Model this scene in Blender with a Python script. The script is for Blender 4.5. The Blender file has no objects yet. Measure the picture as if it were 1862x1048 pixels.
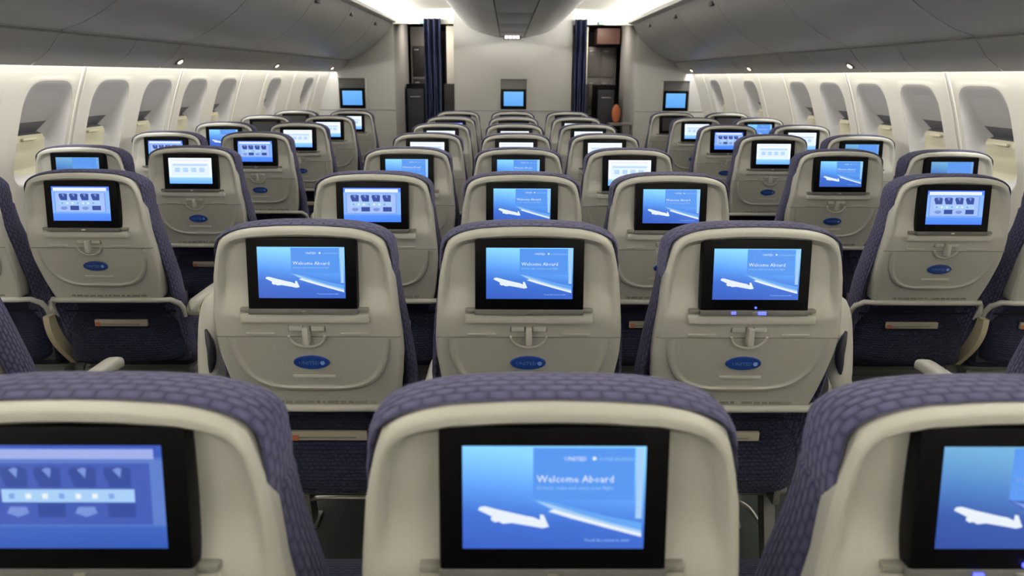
import bpy, bmesh, math, random
from mathutils import Vector, Matrix
random.seed(7)
SC = bpy.context.scene
COL = SC.collection
R = math.radians

# ------------------------------------------------------------------ camera
CAMZ = 1.47
cd = bpy.data.cameras.new('camera')
cam = bpy.data.objects.new('camera', cd); COL.objects.link(cam); SC.camera = cam
cd.sensor_width = 36.0
cd.lens = 1194.5 / 1862 * 36
cd.shift_y = (426 - 524) / 1862
cd.shift_x = 0.0
cd.clip_start = .02
_p, _roll, _yaw = .2368, .0062, .0080
cam.matrix_world = (Matrix.Translation((-.051, 0, CAMZ)) @ Matrix.Rotation(-_yaw, 4, 'Z') @
                    Matrix.Rotation(math.pi/2 - _p, 4, 'X') @ Matrix.Rotation(_roll, 4, 'Z'))
cd.dof.use_dof = True
cd.dof.focus_distance = 1.9
cd.dof.aperture_fstop = 4.5

# ------------------------------------------------------------------ world, exposure, lights
w = bpy.data.worlds.new('world'); SC.world = w; w.use_nodes = True
w.node_tree.nodes['Background'].inputs[0].default_value = (.5, .55, .65, 1)
w.node_tree.nodes['Background'].inputs[1].default_value = .02
SC.view_settings.view_transform = 'Standard'
SC.view_settings.look = 'None'
SC.view_settings.gamma = 1
SC.view_settings.exposure = 0
try: SC.view_settings.use_curve_mapping = False
except Exception: pass

YB0, YB1 = -1.6, 7.9          # rear end of the modelled cabin, forward bulkhead

def area(name, loc, rot, sx, sy, power, color, spread=180):
    l = bpy.data.lights.new(name, 'AREA'); l.shape = 'RECTANGLE'; l.size = sx; l.size_y = sy
    l.energy = power; l.color = color; l.spread = R(spread)
    o = bpy.data.objects.new(name, l); COL.objects.link(o); o.location = loc; o.rotation_euler = rot
    return o
YM, YL = (YB0 + YB1) / 2, (YB1 - YB0) - .1
WARM = (1.0, .97, .90)
for s in (-1, 1):
    # cove tubes lying on the bins, shining up and inward on the ceiling
    area('cove_light', (s*1.44, YM, 2.125), (0, math.pi - s*R(38), 0), .09, YL, 300, WARM)
    # wash light behind the service panels, shining down on the side wall
    area('wall_wash_light', (s*2.065, YM, 1.575), (0, -s*R(22), 0), .035, YL, 52, (1, .98, .93))

# ------------------------------------------------------------------ materials
def mat(name, col, rough=.5, metal=0, spec=.5, bump=0, bscale=200, var=0, coat=0):
    m = bpy.data.materials.new(name); m.use_nodes = True
    nt = m.node_tree; b = nt.nodes['Principled BSDF']
    b.inputs['Base Color'].default_value = (*col, 1); b.inputs['Roughness'].default_value = rough
    b.inputs['Metallic'].default_value = metal; b.inputs['Specular IOR Level'].default_value = spec
    b.inputs['Coat Weight'].default_value = coat
    tc = nt.nodes.new('ShaderNodeTexCoord'); n = nt.nodes.new('ShaderNodeTexNoise')
    n.inputs['Scale'].default_value = bscale; n.inputs['Detail'].default_value = 3
    nt.links.new(tc.outputs['Object'], n.inputs['Vector'])
    if bump:
        bp = nt.nodes.new('ShaderNodeBump'); bp.inputs['Strength'].default_value = bump; bp.inputs['Distance'].default_value = .002
        nt.links.new(n.outputs['Fac'], bp.inputs['Height']); nt.links.new(bp.outputs['Normal'], b.inputs['Normal'])
    mx = nt.nodes.new('ShaderNodeMix'); mx.data_type = 'RGBA'
    mx.inputs[6].default_value = (*[c*(1-var) for c in col], 1); mx.inputs[7].default_value = (*[min(1, c*(1+var)) for c in col], 1)
    nt.links.new(n.outputs['Fac'], mx.inputs[0]); nt.links.new(mx.outputs[2], b.inputs['Base Color'])
    return m

def emis(name, col, strength):
    m = bpy.data.materials.new(name); m.use_nodes = True
    b = m.node_tree.nodes['Principled BSDF']
    b.inputs['Base Color'].default_value = (.01, .01, .01, 1)
    b.inputs['Emission Color'].default_value = (*col, 1); b.inputs['Emission Strength'].default_value = strength
    b.inputs['Roughness'].default_value = .3
    return m

def weave(name, dark, light, bump=.8, sx=.024, sy=.011, rough=.85):
    """quilted woven upholstery: staggered soft cells, from UVs given in metres"""
    m = bpy.data.materials.new(name); m.use_nodes = True
    nt = m.node_tree; N = nt.nodes.new; L = nt.links.new; b = nt.nodes['Principled BSDF']
    b.inputs['Roughness'].default_value = rough; b.inputs['Specular IOR Level'].default_value = .25
    b.inputs['Sheen Weight'].default_value = .12; b.inputs['Sheen Roughness'].default_value = .5
    b.inputs['Sheen Tint'].default_value = (.6, .6, .85, 1)
    uv = N('ShaderNodeTexCoord')
    sep = N('ShaderNodeSeparateXYZ'); L(uv.outputs['UV'], sep.inputs[0])
    def math_(op, a, bb=None):
        n = N('ShaderNodeMath'); n.operation = op
        for i, v in enumerate((a, bb)):
            if v is None: continue
            if isinstance(v, (int, float)): n.inputs[i].default_value = v
            else: L(v, n.inputs[i])
        return n.outputs[0]
    v = math_('DIVIDE', sep.outputs[1], sy)
    row = math_('FLOOR', v); off = math_('MULTIPLY', math_('MODULO', math_('ABSOLUTE', row), 2), .5)
    u = math_('ADD', math_('DIVIDE', sep.outputs[0], sx), off)
    fu = math_('FRACT', u); fv = math_('FRACT', v)
    def hump(f): return math_('SINE', math_('MULTIPLY', f, math.pi))
    h = math_('POWER', math_('MULTIPLY', math_('ABSOLUTE', hump(fu)), math_('ABSOLUTE', hump(fv))), .55)
    wn = N('ShaderNodeTexNoise'); wn.inputs['Scale'].default_value = 900; L(uv.outputs['UV'], wn.inputs['Vector'])
    h2 = math_('ADD', h, math_('MULTIPLY', wn.outputs['Fac'], .25))
    bp = N('ShaderNodeBump'); bp.inputs['Strength'].default_value = bump; bp.inputs['Distance'].default_value = .004
    L(h2, bp.inputs['Height']); L(bp.outputs['Normal'], b.inputs['Normal'])
    mx = N('ShaderNodeMix'); mx.data_type = 'RGBA'
    mx.inputs[6].default_value = (*dark, 1); mx.inputs[7].default_value = (*light, 1)
    L(h, mx.inputs[0]); L(mx.outputs[2], b.inputs['Base Color'])
    return m

def screen_mat(name, kind, k):
    """what the LCD shows, laid out from the screen's own UVs"""
    m = bpy.data.materials.new(name); m.use_nodes = True
    nt = m.node_tree; N = nt.nodes.new; L = nt.links.new; b = nt.nodes['Principled BSDF']
    b.inputs['Base Color'].default_value = (.01, .01, .015, 1); b.inputs['Roughness'].default_value = .25
    uv = N('ShaderNodeTexCoord'); sep = N('ShaderNodeSeparateXYZ'); L(uv.outputs['UV'], sep.inputs[0])
    cr = N('ShaderNodeValToRGB')
    def ramp(stops):
        e = cr.color_ramp.elements
        while len(e) > 1: e.remove(e[-1])
        e[0].position = stops[0][0]; e[0].color = (*stops[0][1], 1)
        for p_, c_ in stops[1:]:
            x = e.new(p_); x.color = (*c_, 1)
    if kind == 'welcome':
        ad = N('ShaderNodeMath'); ad.operation = 'MULTIPLY_ADD'; L(sep.outputs[0], ad.inputs[0]); ad.inputs[1].default_value = .18; L(sep.outputs[1], ad.inputs[2])
        L(ad.outputs[0], cr.inputs[0])
        ramp([(0, (.032, .10, .50)), (.35, (.04, .14, .58)), (.62, (.09, .30, .82)), (1, (.22, .60, 1.0))])
    elif kind == 'menu':
        L(sep.outputs[1], cr.inputs[0])
        ramp([(0, (.04, .15, .75)), (.2, (.06, .2, .85)), (.24, (.16, .32, .95)), (.85, (.16, .32, .95)), (.9, (.05, .15, .8)), (1, (.05, .15, .8))])
    elif kind == 'white':
        L(sep.outputs[1], cr.inputs[0])
        ramp([(0, (.12, .35, .95)), (.22, (.25, .5, 1)), (.30, (.72, .82, 1)), (.6, (.62, .8, .95)), (.85, (.85, .9, 1)), (1, (.75, .85, 1))])
    else:
        L(sep.outputs[1], cr.inputs[0])
        ramp([(0, (.10, .38, .9)), (1, (.16, .5, 1))])
    L(cr.outputs[0], b.inputs['Emission Color']); b.inputs['Emission Strength'].default_value = k
    return m

M = dict(
    shell=mat('pale_grey_plastic', (.48, .473, .425), .40, bump=.05, bscale=900, var=.015),
    tray=mat('tray_plastic', (.44, .432, .385), .42, bump=.05, bscale=900, var=.015),
    fabric=weave('violet_weave', (.016, .016, .045), (.068, .066, .132)),
    navy=weave('navy_weave', (.004, .005, .018), (.012, .014, .04), sx=.016, sy=.009),
    black=mat('black_gloss', (.0015, .0015, .002), .4, spec=.10),
    bar=mat('dark_grey_plastic', (.10, .10, .095), .4),
    badge=mat('badge_blue', (.012, .05, .26), .3),
    badge_text=mat('badge_lettering', (.16, .28, .62), .4),
    beige=mat('beige_plastic', (.48, .42, .28), .45),
    placard=mat('placard_strip', (.38, .34, .27), .5),
    orange=mat('orange_mark', (.45, .13, .05), .5),
    print=mat('grey_print', (.20, .195, .17), .5),
    slot=mat('dark_slot', (.02, .02, .03), .5),
    metal=mat('brushed_metal', (.65, .62, .55), .3, metal=.85),
    frame=mat('seat_frame_grey', (.14, .14, .13), .5),
    cushion_navy=weave('cushion_weave', (.006, .007, .02), (.018, .018, .045)),
    carpet=mat('carpet', (.028, .034, .032), .95, bump=.5, bscale=400, var=.25),
    wall=mat('wall_panel', (.66, .63, .56), .5, bump=.03, bscale=300, var=.01),
    shade=mat('window_shade', (.62, .58, .42), .55, var=.02),
    pane=mat('painted_reveal_shadow', (.11, .11, .125), .4),  # dark grey that paints the shadow inside the window pocket, not glass
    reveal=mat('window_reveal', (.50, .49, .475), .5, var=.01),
    bulk=mat('bulkhead_laminate', (.46, .45, .43), .5, bump=.03, bscale=500, var=.02),
    bin=mat('bin_plastic', (.50, .495, .485), .36, bump=.02, bscale=300, var=.01),
    psu=mat('service_panel_plastic', (.46, .445, .41), .42, var=.02),
    ceil=mat('ceiling_panel', (.82, .80, .73), .6, var=.01),
    seam=mat('seam_dark', (.05, .05, .045), .6),
    curtain=mat('curtain_cloth', (.018, .026, .075), .9, bump=.3, bscale=500, var=.15),
    galley=mat('galley_panel', (.16, .15, .14), .35, var=.08),
    galley_dark=mat('galley_dark', (.02, .019, .02), .4, var=.1),
    steel=mat('galley_steel', (.35, .34, .33), .3, metal=.7),
    cream=mat('cream_panel', (.78, .74, .66), .5),
    red=mat('dull_red_panel', (.13, .065, .05), .5),
    lamp=emis('lamp_glow', (1, .72, .5), 5),
    exit=emis('exit_glow', (.35, 1, .75), 1.6),
    sign=emis('white_sign_glow', (1, .98, .95), 1.6),
    led=emis('blue_led', (.08, .1, 1), 3.0),
    s_white=emis('lcd_white', (.85, .92, 1), .95),
    s_pale=emis('lcd_pale_blue', (.42, .68, 1), .9),
    s_panel=emis('lcd_panel_blue', (.09, .32, .92), .95),
    s_mid=emis('lcd_mid_blue', (.22, .42, .95), .85),
    s_icon=emis('lcd_icon_navy', (.03, .08, .42), .8),
    s_off=mat('lcd_off', (.03, .03, .03), .3),
)
SCR = {}
for nm, kind, k in (('welcome', 'welcome', 1.15), ('welcome_dim', 'welcome', .72), ('menu', 'menu', 1.5), ('menu_dim', 'menu', .62),
                    ('white', 'white', 1.35), ('plain', 'plain', 1.0)):
    SCR[nm] = screen_mat('lcd_' + nm, kind, k)

# ------------------------------------------------------------------ mesh builder
class MB:
    def __init__(s): s.v = []; s.f = []; s.m = []; s.uv = {}; s.mats = []
    def mi(s, m):
        if m not in s.mats: s.mats.append(m)
        return s.mats.index(m)
    def add(s, vs, fs, m, uvs=None):
        o = len(s.v); i = s.mi(m); s.v += [tuple(v) for v in vs]
        for f in fs: s.f.append(tuple(o + a for a in f)); s.m.append(i)
        if uvs:
            for a, u in enumerate(uvs): s.uv[o + a] = u
        return s
    def box(s, x0, x1, y0, y1, z0, z1, m, bev=0, shear=0):
        """box, optionally with chamfered edges; shear moves y by shear*(z-z0)"""
        bm = bmesh.new(); bmesh.ops.create_cube(bm, size=1)
        for v in bm.verts:
            v.co = Vector((x0 + (v.co.x+.5)*(x1-x0), y0 + (v.co.y+.5)*(y1-y0), z0 + (v.co.z+.5)*(z1-z0)))
        if bev: bmesh.ops.bevel(bm, geom=bm.edges[:], offset=bev, segments=2, affect='EDGES', profile=.6)
        for v in bm.verts: v.co.y += shear*(v.co.z - z0)
        bm.verts.index_update()
        s.add([v.co for v in bm.verts], [[v.index for v in f.verts] for f in bm.faces], m); bm.free(); return s
    def tube(s, pts, r, m, n=10, cap=True):
        pts = [Vector(p) for p in pts]; rs = r if isinstance(r, (list, tuple)) else [r]*len(pts); vs = []
        prev = None
        for i, p in enumerate(pts):
            t = (pts[min(i+1, len(pts)-1)] - pts[max(i-1, 0)]).normalized()
            if prev is None: a = t.orthogonal().normalized()
            else: a = (prev - t*prev.dot(t)).normalized()
            prev = a; bb = t.cross(a)
            for k in range(n):
                q = 2*math.pi*k/n; vs.append(p + (a*math.cos(q) + bb*math.sin(q))*rs[i])
        fs = [[i*n+k, i*n+(k+1) % n, (i+1)*n+(k+1) % n, (i+1)*n+k] for i in range(len(pts)-1) for k in range(n)]
        if cap: fs += [list(range(n))[::-1], [(len(pts)-1)*n + k for k in range(n)]]
        return s.add(vs, fs, m)
    def prism(s, poly, a0, a1, m, plane='XZ'):
        """poly of 2D points extruded along the missing axis"""
        n = len(poly); vs = []
        for a in (a0, a1):
            for (p, q) in poly:
                vs.append({'XZ': (p, a, q), 'YZ': (a, p, q), 'XY': (p, q, a)}[plane])
        fs = [list(range(n)), list(range(n, 2*n))[::-1]] + [[i, (i+1) % n, n+(i+1) % n, n+i][::-1] for i in range(n)]
        return s.add(vs, fs, m)
    def sweep(s, prof, y0, y1, m):
        """open profile of (x,z) swept from y0 to y1, single sided sheet"""
        n = len(prof); vs = [(x, y0, z) for x, z in prof] + [(x, y1, z) for x, z in prof]
        return s.add(vs, [[i, i+1, n+i+1, n+i] for i in range(n-1)], m)
    def grid(s, fn, nu, nv, m, uvfn=None, closed=False):
        vs = []; uvs = []
        for j in range(nv+1):
            for i in range(nu+1):
                vs.append(fn(i/nu, j/nv)); uvs.append(uvfn(i/nu, j/nv) if uvfn else (i/nu, j/nv))
        fs = [[j*(nu+1)+i, j*(nu+1)+i+1, (j+1)*(nu+1)+i+1, (j+1)*(nu+1)+i] for j in range(nv) for i in range(nu)]
        return s.add(vs, fs, m, uvs)
    def text(s, txt, x, z, size, m, y=0, align='LEFT', yfn=None):
        """flat lettering in the XZ plane facing -Y"""
        c = bpy.data.curves.new('t', 'FONT'); c.body = txt; c.size = size; c.resolution_u = 1; c.align_x = align
        c.fill_mode = 'FRONT'
        o = bpy.data.objects.new('t', c); COL.objects.link(o)
        bpy.context.view_layer.update()
        me = o.evaluated_get(bpy.context.evaluated_depsgraph_get()).to_mesh()
        vs = [(x + v.co.x, (yfn(z + v.co.y) if yfn else 0) + y, z + v.co.y) for v in me.vertices]
        fs = [list(p.vertices) for p in me.polygons]
        s.add(vs, fs, m)
        bpy.data.objects.remove(o); bpy.data.curves.remove(c); return s
    def mesh(s, name, smooth=35, fixn=True):
        me = bpy.data.meshes.new(name); me.from_pydata(s.v, [], s.f)
        for m in s.mats: me.materials.append(m)
        for i, p in enumerate(me.polygons): p.material_index = s.m[i]
        ul = me.uv_layers.new(name='UVMap')
        for l in me.loops: ul.data[l.index].uv = s.uv.get(l.vertex_index, (0, 0))
        if fixn:
            bm = bmesh.new(); bm.from_mesh(me); bmesh.ops.recalc_face_normals(bm, faces=bm.faces); bm.to_mesh(me); bm.free()
        if smooth:
            me.polygons.foreach_set('use_smooth', [True]*len(me.polygons)); me.set_sharp_from_angle(angle=R(smooth))
        me.update(); return me
    def build(s, name, parent=None, smooth=35, loc=None, **tags):
        me = s.mesh(name, smooth)
        return link(name, me, parent, loc, **tags)

def link(name, me, parent=None, loc=None, **tags):
    o = bpy.data.objects.new(name, me); COL.objects.link(o)
    if parent: o.parent = parent
    if loc: o.location = loc
    for k, v in tags.items(): o['kind' if k == 'kind' else k] = v
    return o

def empty(name, loc=(0, 0, 0), label=None, category=None, group=None, **kw):
    o = bpy.data.objects.new(name, None); COL.objects.link(o); o.location = loc; o.empty_display_size = .1
    if label: o['label'] = label
    if category: o['category'] = category
    if group: o['group'] = group
    for k, v in kw.items(): o[k] = v
    return o

def copy_tree(o, parent=None, skip=()):
    c = o.copy(); COL.objects.link(c); c.parent = parent
    for ch in list(o.children):
        if ch.name.split('.')[0] in skip: continue
        copy_tree(ch, c, skip)
    return c

def sm(a, b, x):
    t = max(0, min(1, (x-a)/(b-a))); return t*t*(3-2*t)
def lerp(a, b, t): return a + (b-a)*t
def interp(tab, x):
    if x <= tab[0][0]: return tab[0][1]
    for (a, va), (b, vb) in zip(tab, tab[1:]):
        if x <= b: return lerp(va, vb, (x-a)/(b-a))
    return tab[-1][1]

# ================================================================== STRUCTURE
WP = [(0, 2.22), (.25, 2.30), (.5, 2.335), (.8, 2.325), (1.0, 2.285), (1.2, 2.225), (1.35, 2.175), (1.5, 2.115), (1.6, 2.07), (1.8, 1.97), (2.0, 1.85), (2.25, 1.68)]
def wx(z): return interp(WP, z)
def wxs(z): return (wx(z-.05) + 2*wx(z) + wx(z+.05)) / 4

MB().box(-2.5, 2.5, YB0, 11.2, -.04, 0, M['carpet']).build('floor', kind='structure', smooth=0)

WIN = [-.88, -.38, .12, .62, 1.12, 1.62, 2.12, 2.62, 3.12, 3.61, 4.09, 4.59, 5.10, 6.13, 7.17]
WZ0, WZ1, WHW = .95, 1.435, .168
def rrect(cy, n=48, shrink=0, top=0, bot=0):
    """rounded outline (y,z), n points, starting at angle 0"""
    pts = []
    hw = WHW - shrink; z0 = WZ0 + shrink + bot; z1 = WZ1 - shrink - top
    cz, hh = (z0+z1)/2, (z1-z0)/2
    for k in range(n):
        a = 2*math.pi*k/n; c, s_ = math.cos(a), math.sin(a); e = 2/4.4
        pts.append((cy + hw*math.copysign(abs(c)**e, c), cz + hh*math.copysign(abs(s_)**e, s_)))
    return pts
TILE0, TILE1 = .90, 1.48
wn = 0
for s, side in ((-1, 'left'), (1, 'right')):
    mb = MB()
    # plain zones between window tiles
    edges = []
    for c in WIN: edges.append((c-.2, c+.2))
    def wallgrid(y0, y1, z0, z1, nz):
        mb.grid(lambda u, v: (s*wxs(z0+(z1-z0)*v), lerp(y0, y1, u), z0+(z1-z0)*v), 1, nz, M['wall'])
    wallgrid(YB0, YB1, 0, TILE0, 16); wallgrid(YB0, YB1, TILE1, 2.25, 16)
    y = YB0
    for a, b in edges + [(YB1, YB1)]:
        if a - y > .001: wallgrid(y, a, TILE0, TILE1, 12)
        y = b
    for c in WIN:
        n = 96; inner = rrect(c, n); outer = []
        for (py, pz) in inner:
            dy, dz = py-c, pz-(WZ0+WZ1)/2
            k = min(.2/max(abs(dy), 1e-6), ((TILE1-TILE0)/2 - abs((TILE1+TILE0)/2-(WZ0+WZ1)/2)*0)/max(abs(dz), 1e-6))
            oy, oz = c + dy*k, (TILE0+TILE1)/2 + dz*k
            outer.append((oy, max(TILE0, min(TILE1, oz))))
        # snap corners
        vs = []; rings = 5
        for r in range(rings+1):
            t = r/rings
            for (iy, iz), (oy, oz) in zip(inner, outer):
                yy, zz = lerp(iy, oy, t), lerp(iz, oz, t)
                lip = .0015*math.exp(-((t-.15)/.15)**2)
                vs.append((s*(wxs(zz) - lip), yy, zz))
        fs = [[r*n+k, r*n+(k+1) % n, (r+1)*n+(k+1) % n, (r+1)*n+k] for r in range(rings) for k in range(n)]
        base = len(vs)
        # corners of the tile
        for cy2, cz2 in ((c+.2, TILE1), (c-.2, TILE1), (c-.2, TILE0), (c+.2, TILE0)):
            ci = len(vs); vs.append((s*wxs(cz2), cy2, cz2))
            ks = [k for k in range(n) if (outer[k][0]-c)*(cy2-c) >= 0 and (outer[k][1]-1.19)*(cz2-1.19) >= 0]
            ang = lambda k: k
            best = None
            for k in range(n):
                k2 = (k+1) % n
                A, B = outer[k], outer[k2]
                onV = lambda P: abs(abs(P[0]-c)-.2) < 1e-4 and (P[0]-c)*(cy2-c) > 0
                onH = lambda P: abs(P[1]-cz2) < 1e-4
                if (onV(A) and onH(B)) or (onH(A) and onV(B)): best = (k, k2)
            if best: fs.append([rings*n+best[0], rings*n+best[1], ci])
        mb.add(vs, fs, M['wall'])
    w_ = mb.build('wall_' + side, kind='structure', smooth=30)
    # windows
    for c in WIN:
        wn += 1
        o = empty('window_%d' % wn, (0, 0, 0), kind='structure')
        n = 96
        def dep(z):      # funnel: slopes outward from the top, meets the closed shade, returns over the lower slope
            return interp([(.95, .0), (.985, .03), (1.03, .052), (1.10, .066), (1.18, .072), (1.192, .118), (1.21, .104), (1.25, .072), (1.30, .044), (1.35, .024), (1.40, .010), (1.435, .0)], z)
        specs = [(0, 0), (.005, .16), (.013, .40), (.024, .68), (.036, .88), (.050, 1.0)]
        vs = []
        for (sh, dd) in specs:
            for (py, pz) in rrect(c, n, sh): vs.append((s*(wxs(pz) + dep(pz)*dd), py, pz))
        fs = [[r*n+k, r*n+(k+1) % n, (r+1)*n+(k+1) % n, (r+1)*n+k] for r in range(len(specs)-1) for k in range(n)]
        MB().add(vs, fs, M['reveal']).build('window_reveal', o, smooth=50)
        hwi = WHW-.050
        def row(z):      # half width of the inner outline at this height
            cz, hh = (WZ0+WZ1)/2, (WZ1-WZ0)/2-.050
            q = min(1, abs(z-cz)/hh); return hwi*(1-q**4.4)**(1/4.4)
        def face(za, zb, nz, m_, nm, w0=1, w1=1):
            mbf = MB()
            def zz(v):
                if w0 > 1: v = v**w0
                if w1 > 1: v = 1-(1-v)**w1
                return lerp(za, zb, v)
            mbf.grid(lambda u, v: (s*(wxs(zz(v)) + dep(zz(v))), c + (2*u-1)*row(zz(v)), zz(v)), 8, nz, M[m_])
            if nm == 'window_shade': mbf.box(s*(wxs(1.175)+.064)-.008, s*(wxs(1.175)+.064)+.006, c-.045, c+.045, 1.160, 1.172, M['shade'], .003)
            mbf.build(nm, o, smooth=60)
        face(WZ0+.0502, 1.184, 24, 'shade', 'window_shade', w0=2.6)
        face(1.184, 1.245, 6, 'pane', 'window_pane')  # shadow at the deep end of the funnel, painted as a dark band
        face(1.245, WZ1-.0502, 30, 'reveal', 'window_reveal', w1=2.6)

# panel joints on the side walls
tn = 0
for s in (-1, 1):
    for yj in (2.35, 3.335, 4.325, 5.34, 5.87, 6.64, 7.5):
        tn += 1
        mb = MB()
        for k, (o1, wdt, m_) in enumerate(((-.022, .012, 'wall'), (-.006, .012, 'seam'), (.010, .012, 'wall'))):
            h = .004 if m_ == 'wall' else .001
            m_ = 'psu' if m_ == 'seam' else m_; zs = [TILE1 - .9 + i*.9/14 + .02 for i in range(15)]
            n = len(zs); vs = []
            for z in zs:
                for (dy, dx) in ((o1, .002), (o1, -h), (o1+wdt, -h), (o1+wdt, .002)): vs.append((s*(wxs(z)+dx), yj+dy, z))
            fs = [[i*4+j, i*4+j+1, (i+1)*4+j+1, (i+1)*4+j] for i in range(n-1) for j in range(3)]
            mb.add(vs, fs, M[m_])
        mb.build('trim_%d' % tn, kind='structure', smooth=30)

# ceiling: flat pale panel between the bins, closed over the bins
mb = MB()
mb.grid(lambda u, v: (lerp(-1.75, 1.75, u), lerp(YB0, YB1+.1, v), 2.22 - .05*sm(.3, 1, abs(2*u-1))), 40, 1, M['ceil'])
mb.build('ceiling', kind='structure', smooth=40)
MB().box(-2.4, 2.4, YB0-.05, YB0, 0, 2.3, M['bulk']).build('wall_back', kind='structure', smooth=0)

# forward bulkheads
DL0, DL1, DR0, DR1 = -1.235, -.675, .70, 1.315
SL, SR = -1.37, 1.45
HZ = 2.045
mb = MB().box(DL1, DR0, YB1, YB1+.06, 0, 2.25, M['bulk'], .006)
mb.box(DL1, DR0, YB1-.004, YB1, 1.062, 1.066, M['seam'])
mb.build('wall_front', kind='structure', smooth=30)
for nm, a, b, jx in (('wall_front_left', -2.4, SL, SL), ('wall_front_right', SR, 2.4, SR)):
    mb = MB().box(a, b, YB1, YB1+1.15, 0, 2.25, M['bulk'], .01)
    mb.box(a, b, YB1-.004, YB1, 1.062, 1.066, M['seam'])
    mb.build(nm, kind='structure', smooth=30)
MB().box(SL-.01, DL1+.01, YB1+.02, YB1+.10, HZ, 2.25, M['ceil']).build('trim_20', kind='structure', smooth=0)
MB().box(DR0-.01, SR+.01, YB1+.02, YB1+.10, HZ, 2.25, M['ceil']).build('trim_21', kind='structure', smooth=0)
# galley shell beyond the doorways
MB().box(-2.4, 2.4, 11.1, 11.15, 0, 2.3, M['galley_dark']).build('wall_far', kind='structure', smooth=0)
MB().box(-2.4, 2.4, YB1+.1, 11.1, 2.16, 2.2, M['galley']).build('ceiling_forward', kind='structure', smooth=0)

# bulkhead screens in their housings
def bulk_screen(x, zc, label):
    t = empty('bulkhead_monitor', (x, YB1, zc), label, 'monitor', 'bulkhead monitors')
    mb = MB()
    w2 = .165; z0, z1 = -.22, .155
    for a in (((-w2, w2), (z1-.012, z1)), ((-w2, w2), (z0, z0+.012)), ((-w2, -w2+.012), (z0, z1)), ((w2-.012, w2), (z0, z1))):
        mb.box(a[0][0], a[0][1], -.03, 0, a[1][0], a[1][1], M['bulk'], .002)
    mb.box(-w2+.01, w2-.01, -.006, -.001, z0+.01, z1-.01, M['bar'])
    mb.build('housing', t, smooth=30)
    mb = MB().box(-.145, .145, -.022, -.006, -.20, .03, M['black'], .004); mo = mb.build('monitor', t)
    MB().add([(-.115, -.0235, -.165), (.115, -.0235, -.165), (.115, -.0235, .0), (-.115, -.0235, .0)], [[0, 1, 2, 3]], SCR['plain'], [(0, 0), (1, 0), (1, 1), (0, 1)]).build('screen', mo, smooth=0)
bulk_screen(.02, 1.288, 'small blue lit monitor in dark housing on the middle bulkhead between doorways')
bulk_screen(-1.87, 1.288, 'small blue lit monitor in dark housing on left bulkhead beside windows')
bulk_screen(1.93, 1.278, 'small blue lit monitor in dark housing on right bulkhead beside windows')

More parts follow.
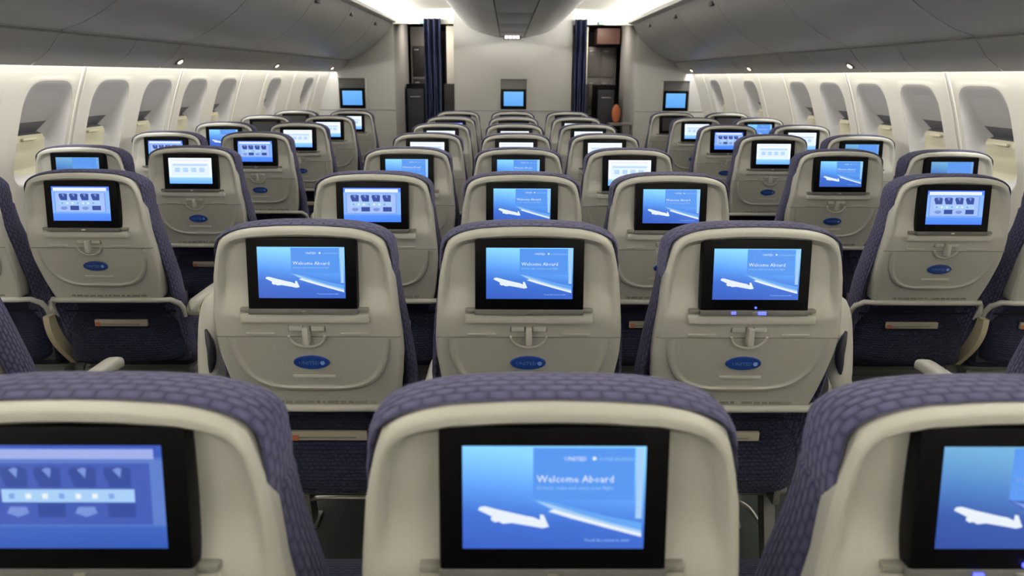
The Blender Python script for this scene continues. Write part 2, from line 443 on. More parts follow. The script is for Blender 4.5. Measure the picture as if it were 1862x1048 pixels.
# ================================================================== BINS
JY = [YB0, -.26, .77, 1.80, 2.83, 3.86, 4.89, 5.92, 6.95, YB1-.01]
ordn = ['', '', '', '', '', '', '', '']
SB = [(1.885, 1.642), (1.80, 1.668), (1.716, 1.71), (1.64, 1.757), (1.56, 1.816), (1.50, 1.875), (1.456, 1.93), (1.42, 1.985), (1.39, 2.045)]
names_from_front = {8: 'against the front bulkhead', 7: 'second from the front bulkhead', 6: 'third from the front bulkhead', 5: 'fourth from the front bulkhead',
                    4: 'fifth from the front bulkhead', 3: 'nearest the photo edge', 2: 'overhead beside the camera', 1: 'behind the camera', 0: 'rearmost'}
for s, side in ((-1, 'left'), (1, 'right')):
    for k in range(1, 9):
        y0, y1 = JY[k], JY[k+1]
        t = empty('overhead_bin', (s*1.6, y0, 1.64), 'closed grey overhead bin over %s windows, %s' % (side, names_from_front[k]), 'overhead bin', 'side overhead bins')
        L_ = y1-y0
        X = lambda x: s*(x-1.6)
        Z = lambda z: z-1.64
        body = [(x-.012 if False else x+.010, z+.012) for x, z in SB[:]] + [(1.39, 2.10), (1.95, 2.10), (1.97, 1.70)]
        mb = MB().prism([(X(x), Z(z)) for x, z in body], .001, L_-.001, M['seam'])
        mb.build('bin_body', t, smooth=20)
        # curved door skin with rounded lower lip, thickness 14 mm
        outer = SB; inn = [(x+.009, z+.011) for x, z in SB]
        poly = [(X(x), Z(z)) for x, z in outer] + [(X(x), Z(z)) for x, z in inn[::-1]]
        mb = MB(); mb.prism(poly, .005, L_-.005, M['bin'])
        # lip along the lower edge
        mb.tube([(X(1.887), .005, Z(1.645)), (X(1.887), L_-.005, Z(1.645))], .008, M['bin'], 10)
        mb.build('bin_door', t, smooth=40)
        # top rail that carries the cove
        mb = MB().prism([(X(1.395), Z(2.045)), (X(1.33), Z(2.06)), (X(1.325), Z(2.085)), (X(1.36), Z(2.09)), (X(1.42), Z(2.075))], 0, L_, M['bin'])
        mb.build('top_rail', t, smooth=30)
        ly = [4.99, 6.05, 7.12, 3.93, 2.9, 1.87]
        for yy in ly:
            if y0 < yy < y1:
                mb = MB().box(X(1.422)-.012, X(1.422)+.012, yy-y0-.045, yy-y0+.045, Z(1.99)-.02, Z(1.99)+.012, M['slot'], .004)
                mb.build('latch', t)
        # service panel below the bin
        p = empty('service_panel', (s*1.95, y0, 1.57), 'sloping grey panel under %s bins, %s' % (side, names_from_front[k]), 'service panel', 'service panels under the side bins')
        Xp = lambda x: s*(x-1.95); Zp = lambda z: z-1.57
        poly = [(Xp(1.893), Zp(1.628)), (Xp(1.95), Zp(1.558)), (Xp(2.03), Zp(1.500)), (Xp(2.045), Zp(1.502)), (Xp(2.045), Zp(1.515)), (Xp(1.965), Zp(1.575)), (Xp(1.91), Zp(1.64))]
        MB().prism(poly, .004, L_*.56, M['psu']).build('panel', p, smooth=40)
        MB().prism(poly, L_*.56+.006, L_-.004, M['psu']).build('panel', p, smooth=40)
        mb = MB().prism([(Xp(1.96), Zp(1.573)), (Xp(2.03), Zp(1.522)), (Xp(2.03), Zp(1.56)), (Xp(1.96), Zp(1.60))], 0, L_, M['seam']); mb.build('backing', p, smooth=0)
    for yy, lab in ((3.99, 'farthest from the bulkhead'), (5.65, 'middle one'), (7.42, 'nearest the bulkhead')):
        t = empty('reading_lamp', (s*1.972, yy, 1.541), 'small glowing reading lamp under %s bins, %s' % (side, lab), 'lamp', 'lit reading lamps')
        t.rotation_euler = (0, s*R(35), 0)
        MB().tube([(0, 0, .006), (0, 0, -.006)], [.032, .026], M['bar'], 16).build('housing', t)
        MB().tube([(0, 0, -.004), (0, 0, -.010), (0, 0, -.013)], [.018, .015, .006], M['lamp'], 14).build('bulb', t)

# centre bins: two rows of curved bins each side of a channel
CB = [(.14, 1.905), (.22, 1.912), (.30, 1.928), (.38, 1.952), (.45, 1.982), (.51, 2.018), (.555, 2.06), (.58, 2.11), (.585, 2.16)]
for s, side in ((-1, 'left'), (1, 'right')):
    for k in range(2, 9):
        y0, y1 = JY[k], JY[k+1]; L_ = y1-y0
        t = empty('centre_overhead_bin', (s*.36, y0, 1.92), 'closed grey centre overhead bin, %s side, %s' % (side, names_from_front[k]), 'overhead bin', 'centre overhead bins')
        X = lambda x: s*(x-.36); Z = lambda z: z-1.92
        inn = [(x-.004, z+.012) for x, z in CB]
        MB().prism([(X(x), Z(z)) for x, z in CB] + [(X(x), Z(z)) for x, z in inn[::-1]], .003, L_-.003, M['bin']).build('bin_door', t, smooth=40)
        MB().prism([(X(x), Z(z)) for x, z in inn] + [(X(.14), Z(2.165))], 0, L_, M['seam']).build('bin_body', t, smooth=0)
t = empty('ceiling_channel', (0, 0, 1.9), 'long grey centre panel strip running between the two centre bin rows', 'ceiling panel')
for k in range(2, 9):
    MB().box(-.132, .132, JY[k]+.003, JY[k+1]-.003, .004, .03, M['psu'], .004).build('channel_panel', t)
MB().box(-.138, .138, JY[2], JY[9], .03, .24, M['seam']).build('channel_backing', t, smooth=0)
t = empty('ceiling_sign', (.0, YB1-.22, 1.865), 'small lit white sign under the end of the centre bins', 'sign')
MB().box(-.10, .10, -.03, .03, .0, .045, M['bar'], .006).build('housing', t)
mb = MB()
for i in range(4): mb.box(-.085+i*.043, -.085+i*.043+.036, -.034, -.0305, .006, .039, M['sign'], .002)
mb.build('lit_panel', t)

# ================================================================== FORWARD AREA
def curtain(x0, x1, y, label, nf):
    mb = MB()
    def f(u, v):
        a = u*nf*2*math.pi
        sq = 1 + .12*math.sin(v*3.1)
        return (lerp(x0, x1, u) + .012*math.sin(a*.5+v*2), y + .035*math.sin(a)*sq, lerp(.08, 2.10, v))
    mb.grid(f, nf*10, 12, M['curtain'])
    o = mb.build('curtain', smooth=80); o['label'] = label; o['category'] = 'curtain'; o['group'] = 'doorway curtains'
    md = o.modifiers.new('thickness', 'SOLIDIFY'); md.thickness = .006
curtain(-1.02, -.83, YB1-.03, 'navy curtain gathered in folds inside left doorway', 6)
curtain(.715, .87, YB1-.03, 'narrow navy curtain gathered at edge of right doorway', 5)

for x, lab in ((-1.03, 'tiny green exit light above left doorway'), (1.02, 'tiny green exit light above right doorway')):
    t = empty('exit_light', (x, YB1-.0, 2.06), lab, 'exit light', 'exit lights above the doorways')
    MB().box(-.03, .03, .0, .02, -.018, .018, M['bar'], .003).build('housing', t)
    MB().box(-.022, .022, -.003, .0, -.011, .011, M['exit']).build('lit_panel', t)

def galley(x0, x1, y, z1, label, cols, m1, m2):
    t = empty('galley_unit', ((x0+x1)/2, y, 0), label, 'galley unit')
    h = (x1-x0)/2
    MB().box(-h, h, 0, .6, 0, z1, M[m1], .01).build('cabinet_body', t)
    zz = [(.08, 1.0), (1.05, 1.42), (1.46, 1.85)]
    for i in range(cols):
        for (a, b) in zz:
            if b > z1: continue
            xa = -h+.02+i*(2*h-.04)/cols
            d = MB().box(xa+.008, xa+(2*h-.04)/cols-.008, -.018, 0, a, b, M[m2], .006).build('door', t)
            MB().box(xa+.03, xa+.09, -.03, -.018, b-.06, b-.04, M['steel'], .004).build('handle', d)
    return t
galley(-1.36, -1.02, 9.2, 2.1, 'dark galley cabinet seen through left doorway', 1, 'galley', 'galley_dark')
galley(-1.0, -.62, 10.3, 2.1, 'brown galley cabinet deep behind left curtain', 2, 'galley', 'galley')
galley(1.02, 1.44, 9.3, 1.86, 'dark galley cabinet seen through right doorway', 2, 'galley', 'galley')
galley(.55, 1.0, 10.4, 2.1, 'brown galley cabinet deep behind right curtain', 2, 'galley', 'galley')
def slab(name, x0, x1, y0, y1, z0, z1, m, label, cat, bev=.01):
    o = MB().box(-(x1-x0)/2, (x1-x0)/2, 0, y1-y0, 0, z1-z0, M[m], bev).build(name, loc=((x0+x1)/2, y0, z0)); o['label'] = label; o['category'] = cat; return o
slab('wall_column', -.86, -.755, 9.0, 9.1, 1.36, 2.1, 'cream', 'cream vertical column right of the left curtain', 'column')
slab('wall_column', .93, 1.01, 9.0, 9.1, 1.36, 2.1, 'cream', 'cream vertical column right of the right curtain', 'column')
slab('galley_counter', -.90, -.70, 8.98, 9.4, 0, 1.36, 'galley_dark', 'dark counter unit under the cream column in left doorway', 'counter')
slab('galley_counter', .90, 1.04, 8.98, 9.4, 0, 1.36, 'galley_dark', 'dark counter unit under the cream column in right doorway', 'counter')
slab('header_cabinet', 1.12, 1.42, 8.95, 9.25, 1.88, 2.08, 'red', 'dull red header box high in right doorway', 'cabinet')
def cart(x, y, label):
    t = empty('galley_cart', (x, y, 0), label, 'cart', 'galley carts in the doorways')
    MB().box(-.12, .12, 0, .5, .07, 1.36, M['black'], .012).build('cart_body', t)
    d = MB().box(-.105, .105, -.012, 0, .12, 1.30, M['slot'], .006).build('door', t)
    MB().tube([(-.06, -.03, 1.2), (-.06, -.045, 1.2), (.06, -.045, 1.2), (.06, -.03, 1.2)], .006, M['steel']).build('handle', d)
    for a in (-.09, .09):
        for b in (.06, .44): MB().tube([(a-.012, b, .035), (a+.012, b, .035)], .035, M['black'], 14).build('wheel', t)
cart(-1.23, 8.62, 'tall black cart standing in left doorway')
cart(1.22, 8.65, 'tall black cart standing in right doorway')
# small orange pouch standing on a fold-out ledge in the right doorway
mb = MB()
def pf(u, v):
    a = 2*math.pi*u; r = math.sin(math.pi*min(max(v, .02), .98))**.5
    return (.055*math.cos(a)*r, .03*math.sin(a)*r, .22*v)
mb.grid(pf, 20, 14, M['orange'])
o = mb.build('orange_pouch', loc=(1.26, 8.05, .92), smooth=80); o['label'] = 'small rounded orange pouch on ledge in right doorway'; o['category'] = 'pouch'
slab('ledge', 1.17, 1.45, 7.98, 8.14, .89, .92, 'galley', 'short grey ledge under the orange pouch in right doorway', 'ledge', .004)
for gx in (-.95, 1.0): area('galley_light', (gx, 8.55, 2.14), (R(18), 0, 0), .5, .25, 9, (1, .92, .8))

# ================================================================== SEAT
def yb(z):
    """depth of the seat back face: upright above, raked forward below the tray seam"""
    s_ = max(0, (.94-z)/.275); return .07*s_**1.25 if s_ > 0 else 0
def drop(x):
    return interp([(0, 0), (.05, .001), (.11, .005), (.14, .011), (.157, .017), (.172, .025), (.186, .037), (.2, .055)], abs(x))
ZT, ZB = 1.144, .668
def W(v): return interp([(0, .183), (.03, .190), (.08, .197), (.15, .203), (.28, .208), (.5, .215), (.62, .215), (.8, .207), (.92, .199), (.97, .195), (1, .190)], v)

def shell_mesh():
    mb = MB(); NU, NV = 56, 64
    def us(u):   # denser towards the rim
        t = 2*u-1; return math.copysign(1-(1-abs(t))**1.35, t)
    def vs_(v): return v**1.3 if v < 1 else 1
    def P(u, v):
        uu, vv = us(u), vs_(v); w_ = W(vv); x = uu*w_
        zt = ZT - drop(x); zb = ZB + .012*abs(uu)**8
        z = lerp(zt, zb, vv)
        e = min((1-abs(uu))*w_*1.0, (zt-z)*1.05)
        # smooth minimum so the rim turns the corner softly
        a, b = (1-abs(uu))*w_, (zt-z); k = .02
        h = max(0, min(1, .5+.5*(b-a)/k)); e = lerp(b, a, h) - k*h*(1-h)
        e = max(0, e)
        fade = sm(.93, 1.02, z)
        topw = sm(.05, .0, abs(z-ZT)*.0)  # constant
        wid0 = lerp(.012, .017, sm(1.05, 1.13, z)); 
        y = yb(z) + .020*fade*sm(wid0, wid0+.016, e)
        y += .010*(1-min(1, e/.009))**2      # rounded outer edge
        return (x, y, z)
    mb.grid(P, NU, NV, M['shell'])
    # wrap the outer edge forward to the cushion
    ring = [P(i/NU, 0) for i in range(NU+1)] + [P(1, j/NV) for j in range(1, NV+1)] + [P(1-i/NU, 1) for i in range(1, NU+1)] + [P(0, 1-j/NV) for j in range(1, NV)]
    n = len(ring); vs = []
    for dy in (0, .012, .045):
        for (x, y, z) in ring: vs.append((x*(1.0 if dy < .02 else .985), y+dy, z - (.004 if z > 1.05 and dy > .02 else 0)))
    mb.add(vs, [[r*n+k, r*n+(k+1) % n, (r+1)*n+(k+1) % n, (r+1)*n+k] for r in range(2) for k in range(n)], M['shell'])
    # ledge under the monitor with end tabs
    mb.box(-.145, .145, -.010, .02, .922, .944, M['shell'], .006)
    for s in (-1, 1):
        mb.box(s*.133-.012, s*.133+.012, -.006, .01, .947, .957, M['print'], .003)
        mb.box(s*.108-.032, s*.108+.032, yb(.893)-.004, .01, .889, .893, M['shell'], .0015)
    # seam above the tray
    mb.box(-.212, .212, yb(.882)-.0012, .02, .8812, .8835, M['print'])
    # printed strip near the bottom, short grey dashes
    x = -.125
    random.seed(3)
    while x < .125:
        l = random.uniform(.008, .03)
        mb.box(x, x+l, yb(.69)-.0014, yb(.69)+.01, .687, .694, M['print']); x += l+.005
    return mb.mesh('seat_shell', 40)

def tray_mesh():
    mb = MB()
    # U-shaped table: outline half width against z
    prof = [(.878, .186), (.85, .184), (.82, .179), (.79, .168), (.77, .156), (.752, .138), (.738, .112), (.73, .075), (.728, .03), (.728, 0)]
    out = [(x, z) for z, x in prof] + [(-x, z) for z, x in prof[-2::-1]]
    def off(p, d):
        x, z = p; cx, cz = 0, .84
        vx, vz = cx-x, cz-z; l = math.hypot(vx, vz)
        if z > .87: return (x - math.copysign(d, x), z)
        return (x+vx/l*d, z+vz/l*d)
    lv = [(0, 0.004), (0, -.005), (.003, -.008), (.010, -.008), (.015, -.0035), (.02, -.003)]
    n = len(out); vs = []
    for d, h in lv:
        for p in out:
            x, z = off(p, d); vs.append((x, yb(z)+h, z))
    fs = [[r*n+k, r*n+k+1, (r+1)*n+k+1, (r+1)*n+k] for r in range(len(lv)-1) for k in range(n-1)]
    # face fill, rows between left and right
    b = (len(lv)-1)*n
    for k in range(n//2):
        if k < n-2-k: fs.append([b+k, b+k+1, b+n-2-k, b+n-1-k])
    mb.add(vs, fs, M['tray'])
    mb.box(-.05, .05, yb(.775)-.0045, yb(.775), .768, .776, M['shell'], .001)
    return mb.mesh('tray_table', 45)

def latch_mesh():
    mb = MB()
    mb.box(-.043, .043, yb(.9)-.002, .01, .897, .914, M['print'], .002)
    mb.box(-.040, -.010, yb(.9)-.006, .01, .899, .911, M['shell'], .002)
    mb.box(.010, .040, yb(.9)-.006, .01, .899, .911, M['shell'], .002)
    mb.box(-.007, .007, -.014, .01, .870, .912, M['shell'], .004)
    pts = []
    for k in range(17):
        a = math.pi*k/16; z = .888 - .030*math.sin(a); pts.append((.041*math.cos(a), yb(z)-.009, z))
    mb.tube(pts, .003, M['shell'], 8)
    return mb.mesh('latch', 40)

def badge_mesh():
    mb = MB(); n = 40; zc = .813
    for (k, y0, m_) in ((1, .0105, 'badge'),):
        ring = [(.0425*math.cos(2*math.pi*i/n), .0190*math.sin(2*math.pi*i/n)) for i in range(n)]
        vs = [(x, yb(zc+z)-.004, zc+z) for x, z in ring] + [(x*.96, yb(zc+z)-.0085, zc+z*.94) for x, z in ring] + [(0, yb(zc)-.0095, zc)]
        fs = [[i, (i+1) % n, n+(i+1) % n, n+i] for i in range(n)] + [[n+i, n+(i+1) % n, 2*n] for i in range(n)]
        mb.add(vs, fs, M['badge'])
    mb.text('UNITED', -.004, zc-.004, .0135, M['badge_text'], y=-.0102, align='CENTER', yfn=yb)
    n = 14; cx = .027
    vs = [(cx+.0055*math.cos(2*math.pi*i/n), yb(zc)-.0102, zc+.0005+.0055*math.sin(2*math.pi*i/n)) for i in range(n)]
    mb.add(vs, [list(range(n))], M['badge_text'])
    return mb.mesh('logo_badge', 40, fixn=False)

# monitor plane: tilted, bottom sticking out
MZ0, MZ1 = .949, 1.1185
def my(z): return lerp(-.0135, .0035, (z-MZ0)/(MZ1-MZ0))
def monitor_mesh():
    mb = MB()
    sh = .1
    mb.box(-.1223, .1223, my(MZ0), my(MZ0)+.026, MZ0+.006, MZ1, M['black'], .005, shear=sh)
    mb.box(-.1225, .1225, my(MZ0)-.0015, my(MZ0)+.022, MZ0-.004, MZ0+.0095, M['bar'], .002, shear=sh)
    mb.box(-.005, .007, my(MZ0)-.003, my(MZ0), MZ0+.001, MZ0+.005, M['metal'])
    return mb.mesh('monitor', 35)
SX, SZ0, SZ1 = .0968, .983, 1.0985
def SY(z, o=0): return my(z) - .0012 - o
def screen_mesh(kind):
    mb = MB()
    wdt, hgt = 2*SX, SZ1-SZ0
    def P(u, v, o=0): z = SZ0+v*hgt; return (-SX+u*wdt, SY(z, o), z)
    def quad(u0, v0, u1, v1, m, o): mb.add([P(u0, v0, o), P(u1, v0, o), P(u1, v1, o), P(u0, v1, o)], [[0, 1, 2, 3]], m)
    def poly(pts, m, o): mb.add([P(u, v, o) for u, v in pts], [list(range(len(pts)))], m)
    def txt(s_, u, v, size, m, o=.0006, align='LEFT'):
        mb.text(s_, -SX+u*wdt, SZ0+v*hgt, size, m, y=-.0012-o, align=align, yfn=my)
    base = {'welcome': 'welcome', 'welcome_dim': 'welcome_dim', 'menu': 'menu', 'menu_dim': 'menu_dim', 'white': 'white'}.get(kind)
    if kind == 'off':
        quad(0, 0, 1, 1, M['s_off'], 0); return mb.mesh('screen_off', 0, fixn=False)
    mb.grid(lambda u, v: P(u, v), 1, 1, SCR[base])
    if kind.startswith('welcome'):
        dim = kind.endswith('dim')
        wht = M['s_white'] if not dim else M['s_mid']; pale = M['s_pale'] if not dim else M['s_mid']
        quad(.385, .48, .94, .985, M['s_panel'], .0002)
        # bright strip and the shoreline sweep at the right
        quad(.95, .30, .985, .985, pale, .0002)
        poly([(.37, .49), (.50, .37), (.62, .31), (.80, .21), (.985, .12), (.985, .26), (.80, .32), (.62, .40), (.48, .465)], M['s_sweep'] if not dim else M['s_mid3'], .0003)
        poly([(.40, .475), (.52, .37), (.66, .30), (.80, .225), (.985, .135), (.985, .185), (.80, .265), (.62, .36), (.48, .44)], pale, .00035)
        poly([(.47, .37), (.60, .30), (.80, .205), (.985, .12), (.985, .155), (.80, .24), (.62, .33), (.50, .39)], wht, .0004)
        # airliner
        W2 = wht if not dim else M['s_white']
        poly([(.085, .385), (.095, .415), (.125, .42), (.20, .385), (.35, .325), (.385, .315), (.425, .285), (.425, .34), (.445, .335), (.475, .22), (.44, .205), (.38, .225), (.26, .26), (.15, .33)], W2, .0005)
        poly([(.16, .33), (.155, .29), (.175, .265), (.20, .27), (.22, .25), (.26, .255), (.30, .30), (.22, .33)], W2, .0006)
        txt('UNITED', .555, .862, .0066, wht); txt('A STAR ALLIANCE', .745, .866, .0045, pale)
        n = 10; poly([(.718+.011*math.cos(6.283*i/n), .885+.018*math.sin(6.283*i/n)) for i in range(n)], wht, .0006)
        txt('Welcome Aboard', .405, .655, .0112, wht)
        txt('Sit back, relax and enjoy your flight', .405, .585, .0057, pale)
        txt('Touch the screen to start', .67, .075, .0046, pale)
    elif kind.startswith('menu'):
        dim = kind.endswith('dim')
        bar_ = M['s_white'] if not dim else M['s_mid2']
        quad(.03, .87, .955, .965, bar_, .0003)
        quad(.04, .235, .93, .83, M['s_mid'] if not dim else M['s_mid3'], .0002)
        if not dim: quad(.06, .26, .91, .82, M['s_menu_pale'], .00025)
        for i, u in enumerate((.12, .30, .49, .68)):
            poly([(u, .74), (u+.03, .60), (u+.145, .60), (u+.15, .78), (u+.10, .80), (u+.01, .79)], M['s_icon'], .0005)
            poly([(u+.05, .77), (u+.09, .69), (u+.10, .78), (u+.08, .79)], M['s_mid4'], .0006)
        quad(.12, .455, .84, .58, M['s_pale'], .0004)
        for i in range(7): quad(.16+i*.09, .49, .19+i*.09, .54, M['s_white'] if i % 3 else M['s_mid'], .0006)
        for i, u in enumerate((.13, .31, .50, .69)):
            if i % 2: quad(u, .31, u+.15, .44, M['s_icon'], .0005)
            else: poly([(u+.01, .35), (u+.07, .31), (u+.13, .35), (u+.12, .41), (u+.03, .41)], M['s_mid4'], .0005)
    elif kind == 'white':
        quad(.05, .86, .95, .95, M['s_white'], .0003)
        quad(.06, .30, .94, .82, M['s_white2'], .0003)
        for i in range(4): quad(.14+i*.19, .45, .26+i*.19, .62, M['s_pale2'], .0005)
        quad(.10, .70, .90, .76, M['s_pale2'], .0005)
    return mb.mesh('screen_' + kind, 0, fixn=False)
M['s_sweep'] = emis('lcd_sweep', (.13, .40, .95), .95)
M['s_mid2'] = emis('lcd_mid_a', (.42, .52, 1), .8)
M['s_mid3'] = emis('lcd_mid_b', (.07, .16, .75), .62)
M['s_mid4'] = emis('lcd_mid_c', (.22, .35, .85), .8)
M['s_menu_pale'] = emis('lcd_menu_pale', (.38, .55, 1), .95)
M['s_white2'] = emis('lcd_white_b', (.75, .86, 1), 1.05)
M['s_pale2'] = emis('lcd_pale_b', (.5, .72, 1), .95)

def pad_mesh(name, hwf, z0, z1, y0, y1, m, arch, sec, zoff=None, yoff=None, step=40):
    """soft upholstered slab: outline goes up one side, over the arched top and down the other;
    the cross section rolls from the back face round the edge to the front face"""
    mb = MB(); yoff = yoff or (lambda z: 0)
    # outline, from bottom left round the top to bottom right
    out = []
    zs = [lerp(z0, z1-arch, i/12) for i in range(13)]
    for z in zs: out.append((-hwf(z), z))
    hwt = hwf(z1-arch)
    for k in range(1, step):
        a = math.pi*(1-k/step); c, s_ = math.cos(a), math.sin(a); e = 2/3.0
        out.append((hwt*math.copysign(abs(c)**e, c), z1-arch+arch*abs(s_)**e))
    for z in zs[::-1]: out.append((hwf(z), z))
    n = len(out); cz = (z0+z1)/2
    # arclength for UVs
    al = [0]
    for a, b in zip(out, out[1:]): al.append(al[-1] + math.hypot(a[0]-b[0], a[1]-b[1]))
    vs = []; uvs = []; ac = 0; prev = None
    for (ins, yy) in sec:
        if prev: ac += math.hypot(ins-prev[0], yy-prev[1])
        prev = (ins, yy)
        for i, (x, z) in enumerate(out):
            a, b = out[max(i-1, 0)], out[min(i+1, n-1)]
            tx, tz = b[0]-a[0], b[1]-a[1]; l = math.hypot(tx, tz) or 1
            nx, nz = tz/l, -tx/l
            if nx*x + nz*(z-cz+.15) > 0: nx, nz = -nx, -nz   # point inward
            px, pz = x+nx*ins, z+nz*ins
            vs.append((px, yy+yoff(pz), pz - (zoff(yy)*sm(z0, z1, pz) if zoff else 0))); uvs.append((al[i], ac))
    m_ = len(sec)
    fs = [[r*n+k, r*n+k+1, (r+1)*n+k+1, (r+1)*n+k] for r in range(m_-1) for k in range(n-1)]
    # faces front and back: strips between mirrored points
    for r in (0, m_-1):
        b = r*n
        for k in range(n//2):
            if k+1 <= n-2-k: fs.append([b+k, b+k+1, b+n-2-k, b+n-1-k])
    # bottom closure
    fs.append([r*n for r in range(m_)] + [r*n+n-1 for r in range(m_-1, -1, -1)])
    mb.add(vs, fs, m, uvs)
    me = mb.mesh(name, 60)
    # planar UVs where the surface is flat (front face)
    ul = me.uv_layers[0]
    return me

def pocket_mesh():
    mb = MB()
    def f(u, v):
        x = lerp(-.222, .222, u); z = lerp(.635, .375, v)
        e = (1-abs(2*u-1)**6)
        bulge = .05*math.sin(math.pi*min(1, v*1.05))**1.2 if v > .18 else .0
        y = .135 - .06*sm(.25, .7, v)*e + .09*sm(.78, 1, v) + .03*(1-e)
        x *= (1 - .10*sm(.75, 1, v))
        return (x, y, z + .0*bulge)
    mb.grid(f, 30, 26, M['navy'], uvfn=lambda u, v: (u*.45, v*.30))
    # hem at the pocket's top edge and the body closing it to the cushion
    mb.tube([(-.215, .131, .607), (0, .129, .604), (.215, .131, .607)], .004, M['navy'], 8)
    mb.box(-.22, .22, .15, .20, .40, .665, M['slot'])
    return mb.mesh('literature_pocket', 50)
def placard_mesh():
    mb = MB().box(-.098, .098, .118, .128, .550, .576, M['placard'], .003)
    mb.box(-.085, .07, .1165, .118, .557, .561, M['print'])
    mb.box(-.094, -.078, .1160, .118, .551, .566, M['orange'])
    return mb.mesh('pocket_placard', 35)

def frame_mesh():
    mb = MB()
    pts = [(-.236, .135, .585), (-.236, .125, .62), (-.230, .11, .645), (-.212, .085, .668), (-.18, .066, .672), (0, .064, .672), (.18, .066, .672), (.212, .085, .668), (.230, .11, .645), (.236, .125, .62), (.236, .135, .585)]
    mb.tube(pts, [.007, .009, .010, .010, .010, .010, .010, .010, .010, .009, .007], M['shell'], 10)
    return mb.mesh('pocket_frame', 50)

def arm_mesh(raised, sx=1):
    mb = MB(); n = 20; K = 18; vs = []
    L_ = .26 if raised else .33
    for i in range(K+1):
        t = i/K; d = L_*t
        end = max(0, 1-abs((t-.5)/.5)**(5 if raised else 12))**.5*.9+.1
        wv = (.033 if raised else .026)*(1-.12*t)*end; hv = (lerp(.046, .036, t) if raised else lerp(.034, .020, sm(0, .55, t)))*end
        for k in range(n):
            a = 2*math.pi*k/n; c, s_ = math.cos(a), math.sin(a); e = .65
            x = wv*math.copysign(abs(c)**e, c); q = hv*math.copysign(abs(s_)**e, s_)
            if raised: vs.append((x, .02 + q + .05*t*t, d - .03))      # stands up beside the backrest
            else: vs.append((x, d - .03, .022 - hv/end*1.0 + q - .01*sm(.85, 1, t)))
    fs = [[i*n+k, i*n+(k+1) % n, (i+1)*n+(k+1) % n, (i+1)*n+k] for i in range(K) for k in range(n)] + [list(range(n)), [K*n+k for k in range(n)]]
    mb.add(vs, fs, M['shell'])
    if raised:
        pts = [(sx*(.010+.012*math.sin(math.pi*i/8)), -.021-.006*math.sin(math.pi*i/8), .045+.115*i/8) for i in range(9)]
        mb.tube(pts, [.003, .007, .010, .011, .011, .011, .010, .007, .003], M['slot'], 10)
        mb.tube([(-.030, .025, 0), (.030, .025, 0)], .036, M['shell'], 20)
    else:
        mb.tube([(-.024, .01, -.02), (.024, .01, -.02)], .028, M['beige'], 20)
    return mb.mesh('armrest', 45)

def bracket_mesh():
    mb = MB(); K = 14; vs = []
    for i in range(K+1):
        t = i/K; z = lerp(.60, .37, t); y = .10 + .13*(1-math.cos(t*1.6))*.8; wv = .011; tv = .016+.008*math.sin(math.pi*t)
        for (dx, dy) in ((-wv, -tv), (wv, -tv), (wv, tv), (-wv, tv)): vs.append((dx, y+dy, z))
    fs = [[i*4+k, i*4+(k+1) % 4, (i+1)*4+(k+1) % 4, (i+1)*4+k] for i in range(K) for k in range(4)] + [[0, 1, 2, 3], [K*4+k for k in range(4)]]
    mb.add(vs, fs, M['beige'])
    return mb.mesh('side_bracket', 50)

def leg_mesh(fr):
    mb = MB()
    if fr: mb.prism([(.50, 0), (.56, 0), (.50, .30), (.45, .30)], -.016, .016, M['frame'], 'YZ').box(-.03, .03, .49, .57, 0, .012, M['frame'], .003)
    else: mb.prism([(.16, 0), (.20, 0), (.30, .30), (.25, .30)], -.016, .016, M['frame'], 'YZ').box(-.03, .03, .15, .22, 0, .012, M['frame'], .003)
    return mb.mesh('leg', 30)
def seatframe_mesh():
    mb = MB()
    mb.tube([(-.25, .27, .31), (.25, .27, .31)], .022, M['frame'], 12); mb.tube([(-.25, .48, .31), (.25, .48, .31)], .022, M['frame'], 12)
    for s in (-1, 1): mb.box(s*.2-.01, s*.2+.01, .20, .60, .30, .345, M['frame'], .004)
    mb.box(-.21, .21, .22, .60, .335, .35, M['frame'], .004)
    return mb.mesh('seat_frame', 40)
def baggage_mesh():
    mb = MB(); pts = [(-.235, .16, .17), (-.235, .30, .12), (-.235, .42, .11)]
    for k in range(1, 7):
        a = math.pi/2*k/6; pts.append((-.235+.08*(1-math.cos(a)), .42+.08*math.sin(a), .11))
    pts += [(x_, y_, z_) for x_, y_, z_ in [(-p[0], p[1], p[2]) for p in pts[::-1]]]
    mb.tube(pts, .0075, M['metal'], 10)
    return mb.mesh('baggage_bar', 60)
def cushion_mesh():
    mb = MB(); NU, NV = 24, 28
    def f(u, v):   # closed rounded slab around the x axis
        a = 2*math.pi*v; c, s_ = math.cos(a), math.sin(a); e = .45
        x = lerp(-.228, .228, u); k = (1-abs(2*u-1)**10)**.4*.85+.15
        return (x, .40+.23*math.copysign(abs(c)**e, c)*(.97+.03*k), .405+.055*math.copysign(abs(s_)**e, s_)*k)
    mb.grid(f, NU, NV, M['cushion_navy'], uvfn=lambda u, v: (u*.45, v*1.1))
    for u in (0, 1): mb.add([f(u, v/NV) for v in range(NV)], [list(range(NV))], M['cushion_navy'])
    return mb.mesh('seat_cushion', 50)

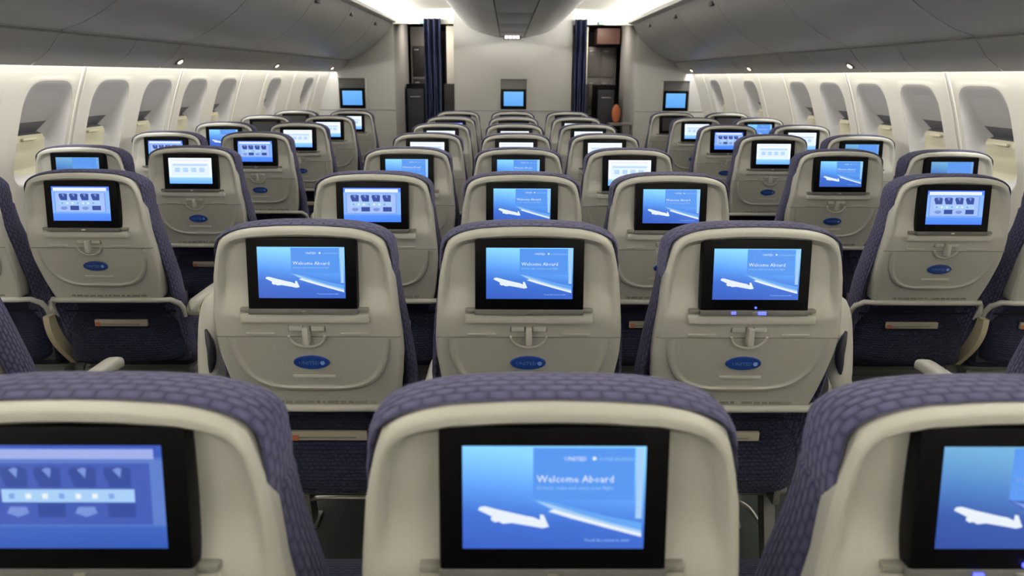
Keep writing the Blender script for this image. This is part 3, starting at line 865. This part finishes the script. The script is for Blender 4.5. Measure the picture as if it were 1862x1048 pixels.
def hw_back(z): return interp([(.40, .222), (.6, .232), (.75, .236), (.88, .226), (.98, .212), (1.06, .2)], z)
def hw_head(z): return interp([(.985, .199), (1.02, .204), (1.06, .2055), (1.10, .200), (1.16, .19)], z)
SECH = [(.07, .052), (.022, .046), (.013, .022), (.006, .012), (.002, .022), (0, .036), (0, .055), (.001, .075), (.004, .092), (.010, .106), (.022, .118), (.045, .126), (.07, .130)]
SECB = [(.07, .055), (.030, .050), (.022, .034), (.010, .026), (.003, .034), (0, .052), (.001, .075), (.006, .098), (.016, .118), (.032, .134), (.055, .145), (.08, .150)]
MESH = dict(
    shell=shell_mesh(), tray=tray_mesh(), latch=latch_mesh(), badge=badge_mesh(), monitor=monitor_mesh(),
    head=pad_mesh('headrest', hw_head, .985, 1.151, .0, .13, M['fabric'], .075, SECH, zoff=lambda y: 4.6*max(0, y-.05)**2),
    back=pad_mesh('backrest', hw_back, .40, 1.055, .0, .150, M['fabric'], .05, SECB, yoff=lambda z: .085*max(0, (.96-z)/.35)**1.1),
    pocket=pocket_mesh(), placard=placard_mesh(), frame=frame_mesh(), arm_up=arm_mesh(True), arm_up2=arm_mesh(True, -1), arm_dn=arm_mesh(False),
    bracket=bracket_mesh(), leg_f=leg_mesh(True), leg_r=leg_mesh(False), sframe=seatframe_mesh(), bag=baggage_mesh(), cushion=cushion_mesh(),
    led=MB().box(-.052, -.042, my(MZ0)-.004, my(MZ0)-.001, MZ0+.0005, MZ0+.0065, M['led']).box(.008, .026, my(MZ0)-.004, my(MZ0)-.001, MZ0-.0005, MZ0+.0065, M['led']).box(.0, .004, my(.965)-.004, my(.965)-.0015, .963, .967, M['led']).mesh('indicator', 0),
)
for k in ('welcome', 'welcome_dim', 'menu', 'menu_dim', 'white', 'off'): MESH['s_' + k] = screen_mesh(k)

def make_seat():
    t = empty('airliner_seat')
    for nm, k in (('seat_shell', 'shell'), ('latch', 'latch'), ('logo_badge', 'badge'), ('headrest', 'head'),
                  ('backrest', 'back'), ('pocket_frame', 'frame'), ('side_bracket', 'bracket'), ('seat_frame', 'sframe'), ('baggage_bar', 'bag'), ('seat_cushion', 'cushion')):
        o = link(nm, MESH[k], t)
        if nm == 'side_bracket': o.location.x = -.246
    link('tray_table', MESH['tray'], t)
    p = link('literature_pocket', MESH['pocket'], t); link('pocket_placard', MESH['placard'], p)
    for s in (-1, 1):
        o = link('leg', MESH['leg_f'], t); o.location.x = s*.2
        o = link('leg', MESH['leg_r'], t); o.location.x = s*.2
    m_ = link('monitor', MESH['monitor'], t); link('screen', MESH['s_welcome'], m_)
    return t
proto = make_seat()

S_, P_, Y0 = .508, .787, .6227
XC = 1.478
SCREENS = {
    0: {-1: 'menu_dim', 0: 'welcome', 1: 'welcome_dim'},
    1: {-3: 'off', -1: 'welcome', 0: 'welcome', 1: 'welcome', 2: 'off', -2: 'off'},
    2: {-1: 'menu', 0: 'welcome', 1: 'welcome', -2: 'menu', 2: 'menu', -3: 'welcome', 3: 'welcome'},
    3: {-1: 'welcome', 0: 'welcome', 1: 'white', -2: 'white', 2: 'welcome', -3: 'welcome_dim', 3: 'welcome_dim'},
    4: {-1: 'white', 0: 'white', 1: 'white', -2: 'menu', 2: 'white', -3: 'menu', 3: 'welcome_dim'},
    5: {-1: 'white', 0: 'white', 1: 'white', -2: 'white', 2: 'menu', -3: 'welcome', 3: 'white'},
    6: {-1: 'menu', 0: 'off', 1: 'white', -2: 'white', 2: 'white', -3: 'off', 3: 'welcome'},
    7: {-1: 'off', 0: 'off', 1: 'off', -2: 'white', 2: 'off', -3: 'off', 3: 'off'},
}
DESC = {'welcome': 'blue plane screen', 'welcome_dim': 'deep blue screen', 'menu': 'icon menu screen', 'menu_dim': 'blue icon menu screen',
        'white': 'whitish lit screen', 'off': 'dark screen'}
ORD = ['nearest', 'second nearest', 'third nearest', 'fourth nearest', 'fifth nearest', 'sixth nearest', 'seventh nearest', 'farthest']
COLX = {-3: -XC-S_, -2: -XC, -1: -S_, 0: 0, 1: S_, 2: XC, 3: XC+S_}
first = True
for r in range(8):
    for c in (-3, -2, -1, 0, 1, 2, 3):
        if abs(c) > 1 and r == 0: continue
        if abs(c) == 3 and r == 1: continue
        kind = SCREENS[r][c]
        t = copy_tree(proto)
        t.location = (COLX[c] - (.012 if c < -1 else 0), Y0 + r*P_ - (.006 if r == 0 else 0), -.006 if r == 0 else 0)
        mon = [o for o in t.children if o.name.split('.')[0] == 'monitor'][0]
        mon.children[0].data = MESH['s_' + kind]
        if (r, c) in ((0, 1), (1, 1)):
            l = link('indicator', MESH['led'], mon); l['label'] = 'blue glowing indicator lights'
        br = [o for o in t.children if o.name.split('.')[0] == 'side_bracket'][0]
        # armrests: shared one on each seat's left, the last seat of a block has one on its right too
        def arm(x, up):
            o = link('armrest', MESH[('arm_up' if x < 0 else 'arm_up2') if up else 'arm_dn'], t)
            o.location = (x, .13 if up else .15, .70 if up else .628)
        if abs(c) <= 1:
            if c == -1: arm(-.292, True)
            else: arm(-.254, False)
            if c == 1: arm(.292, True)
        else:
            aisle = .268 if c < 0 else -.268
            if abs(c) == 2: arm(aisle, False); arm(-.254 if c < 0 else .254, False)
            else: arm(-.25 if c < 0 else .25, False)
            br.location.x = -.25 if c < 0 else .25
        if abs(c) <= 1:
            w_ = {-1: 'left', 0: 'middle', 1: 'right'}[c]
            lab = 'grey seat, %s, %s seat of centre block, %s row' % (DESC[kind], w_, ORD[r])
            g = 'centre block seats'
        else:
            side = 'left' if c < 0 else 'right'
            o_ = ORD[r-1] if r < 7 else 'farthest'
            lab = 'grey seat, %s, %s seat of %s block, %s row' % (DESC[kind], 'aisle' if abs(c) == 2 else 'window', side, o_)
            g = side + ' block seats'
        t['label'] = lab; t['category'] = 'airline seat'; t['group'] = g

for o in [proto] + list(proto.children_recursive): bpy.data.objects.remove(o)
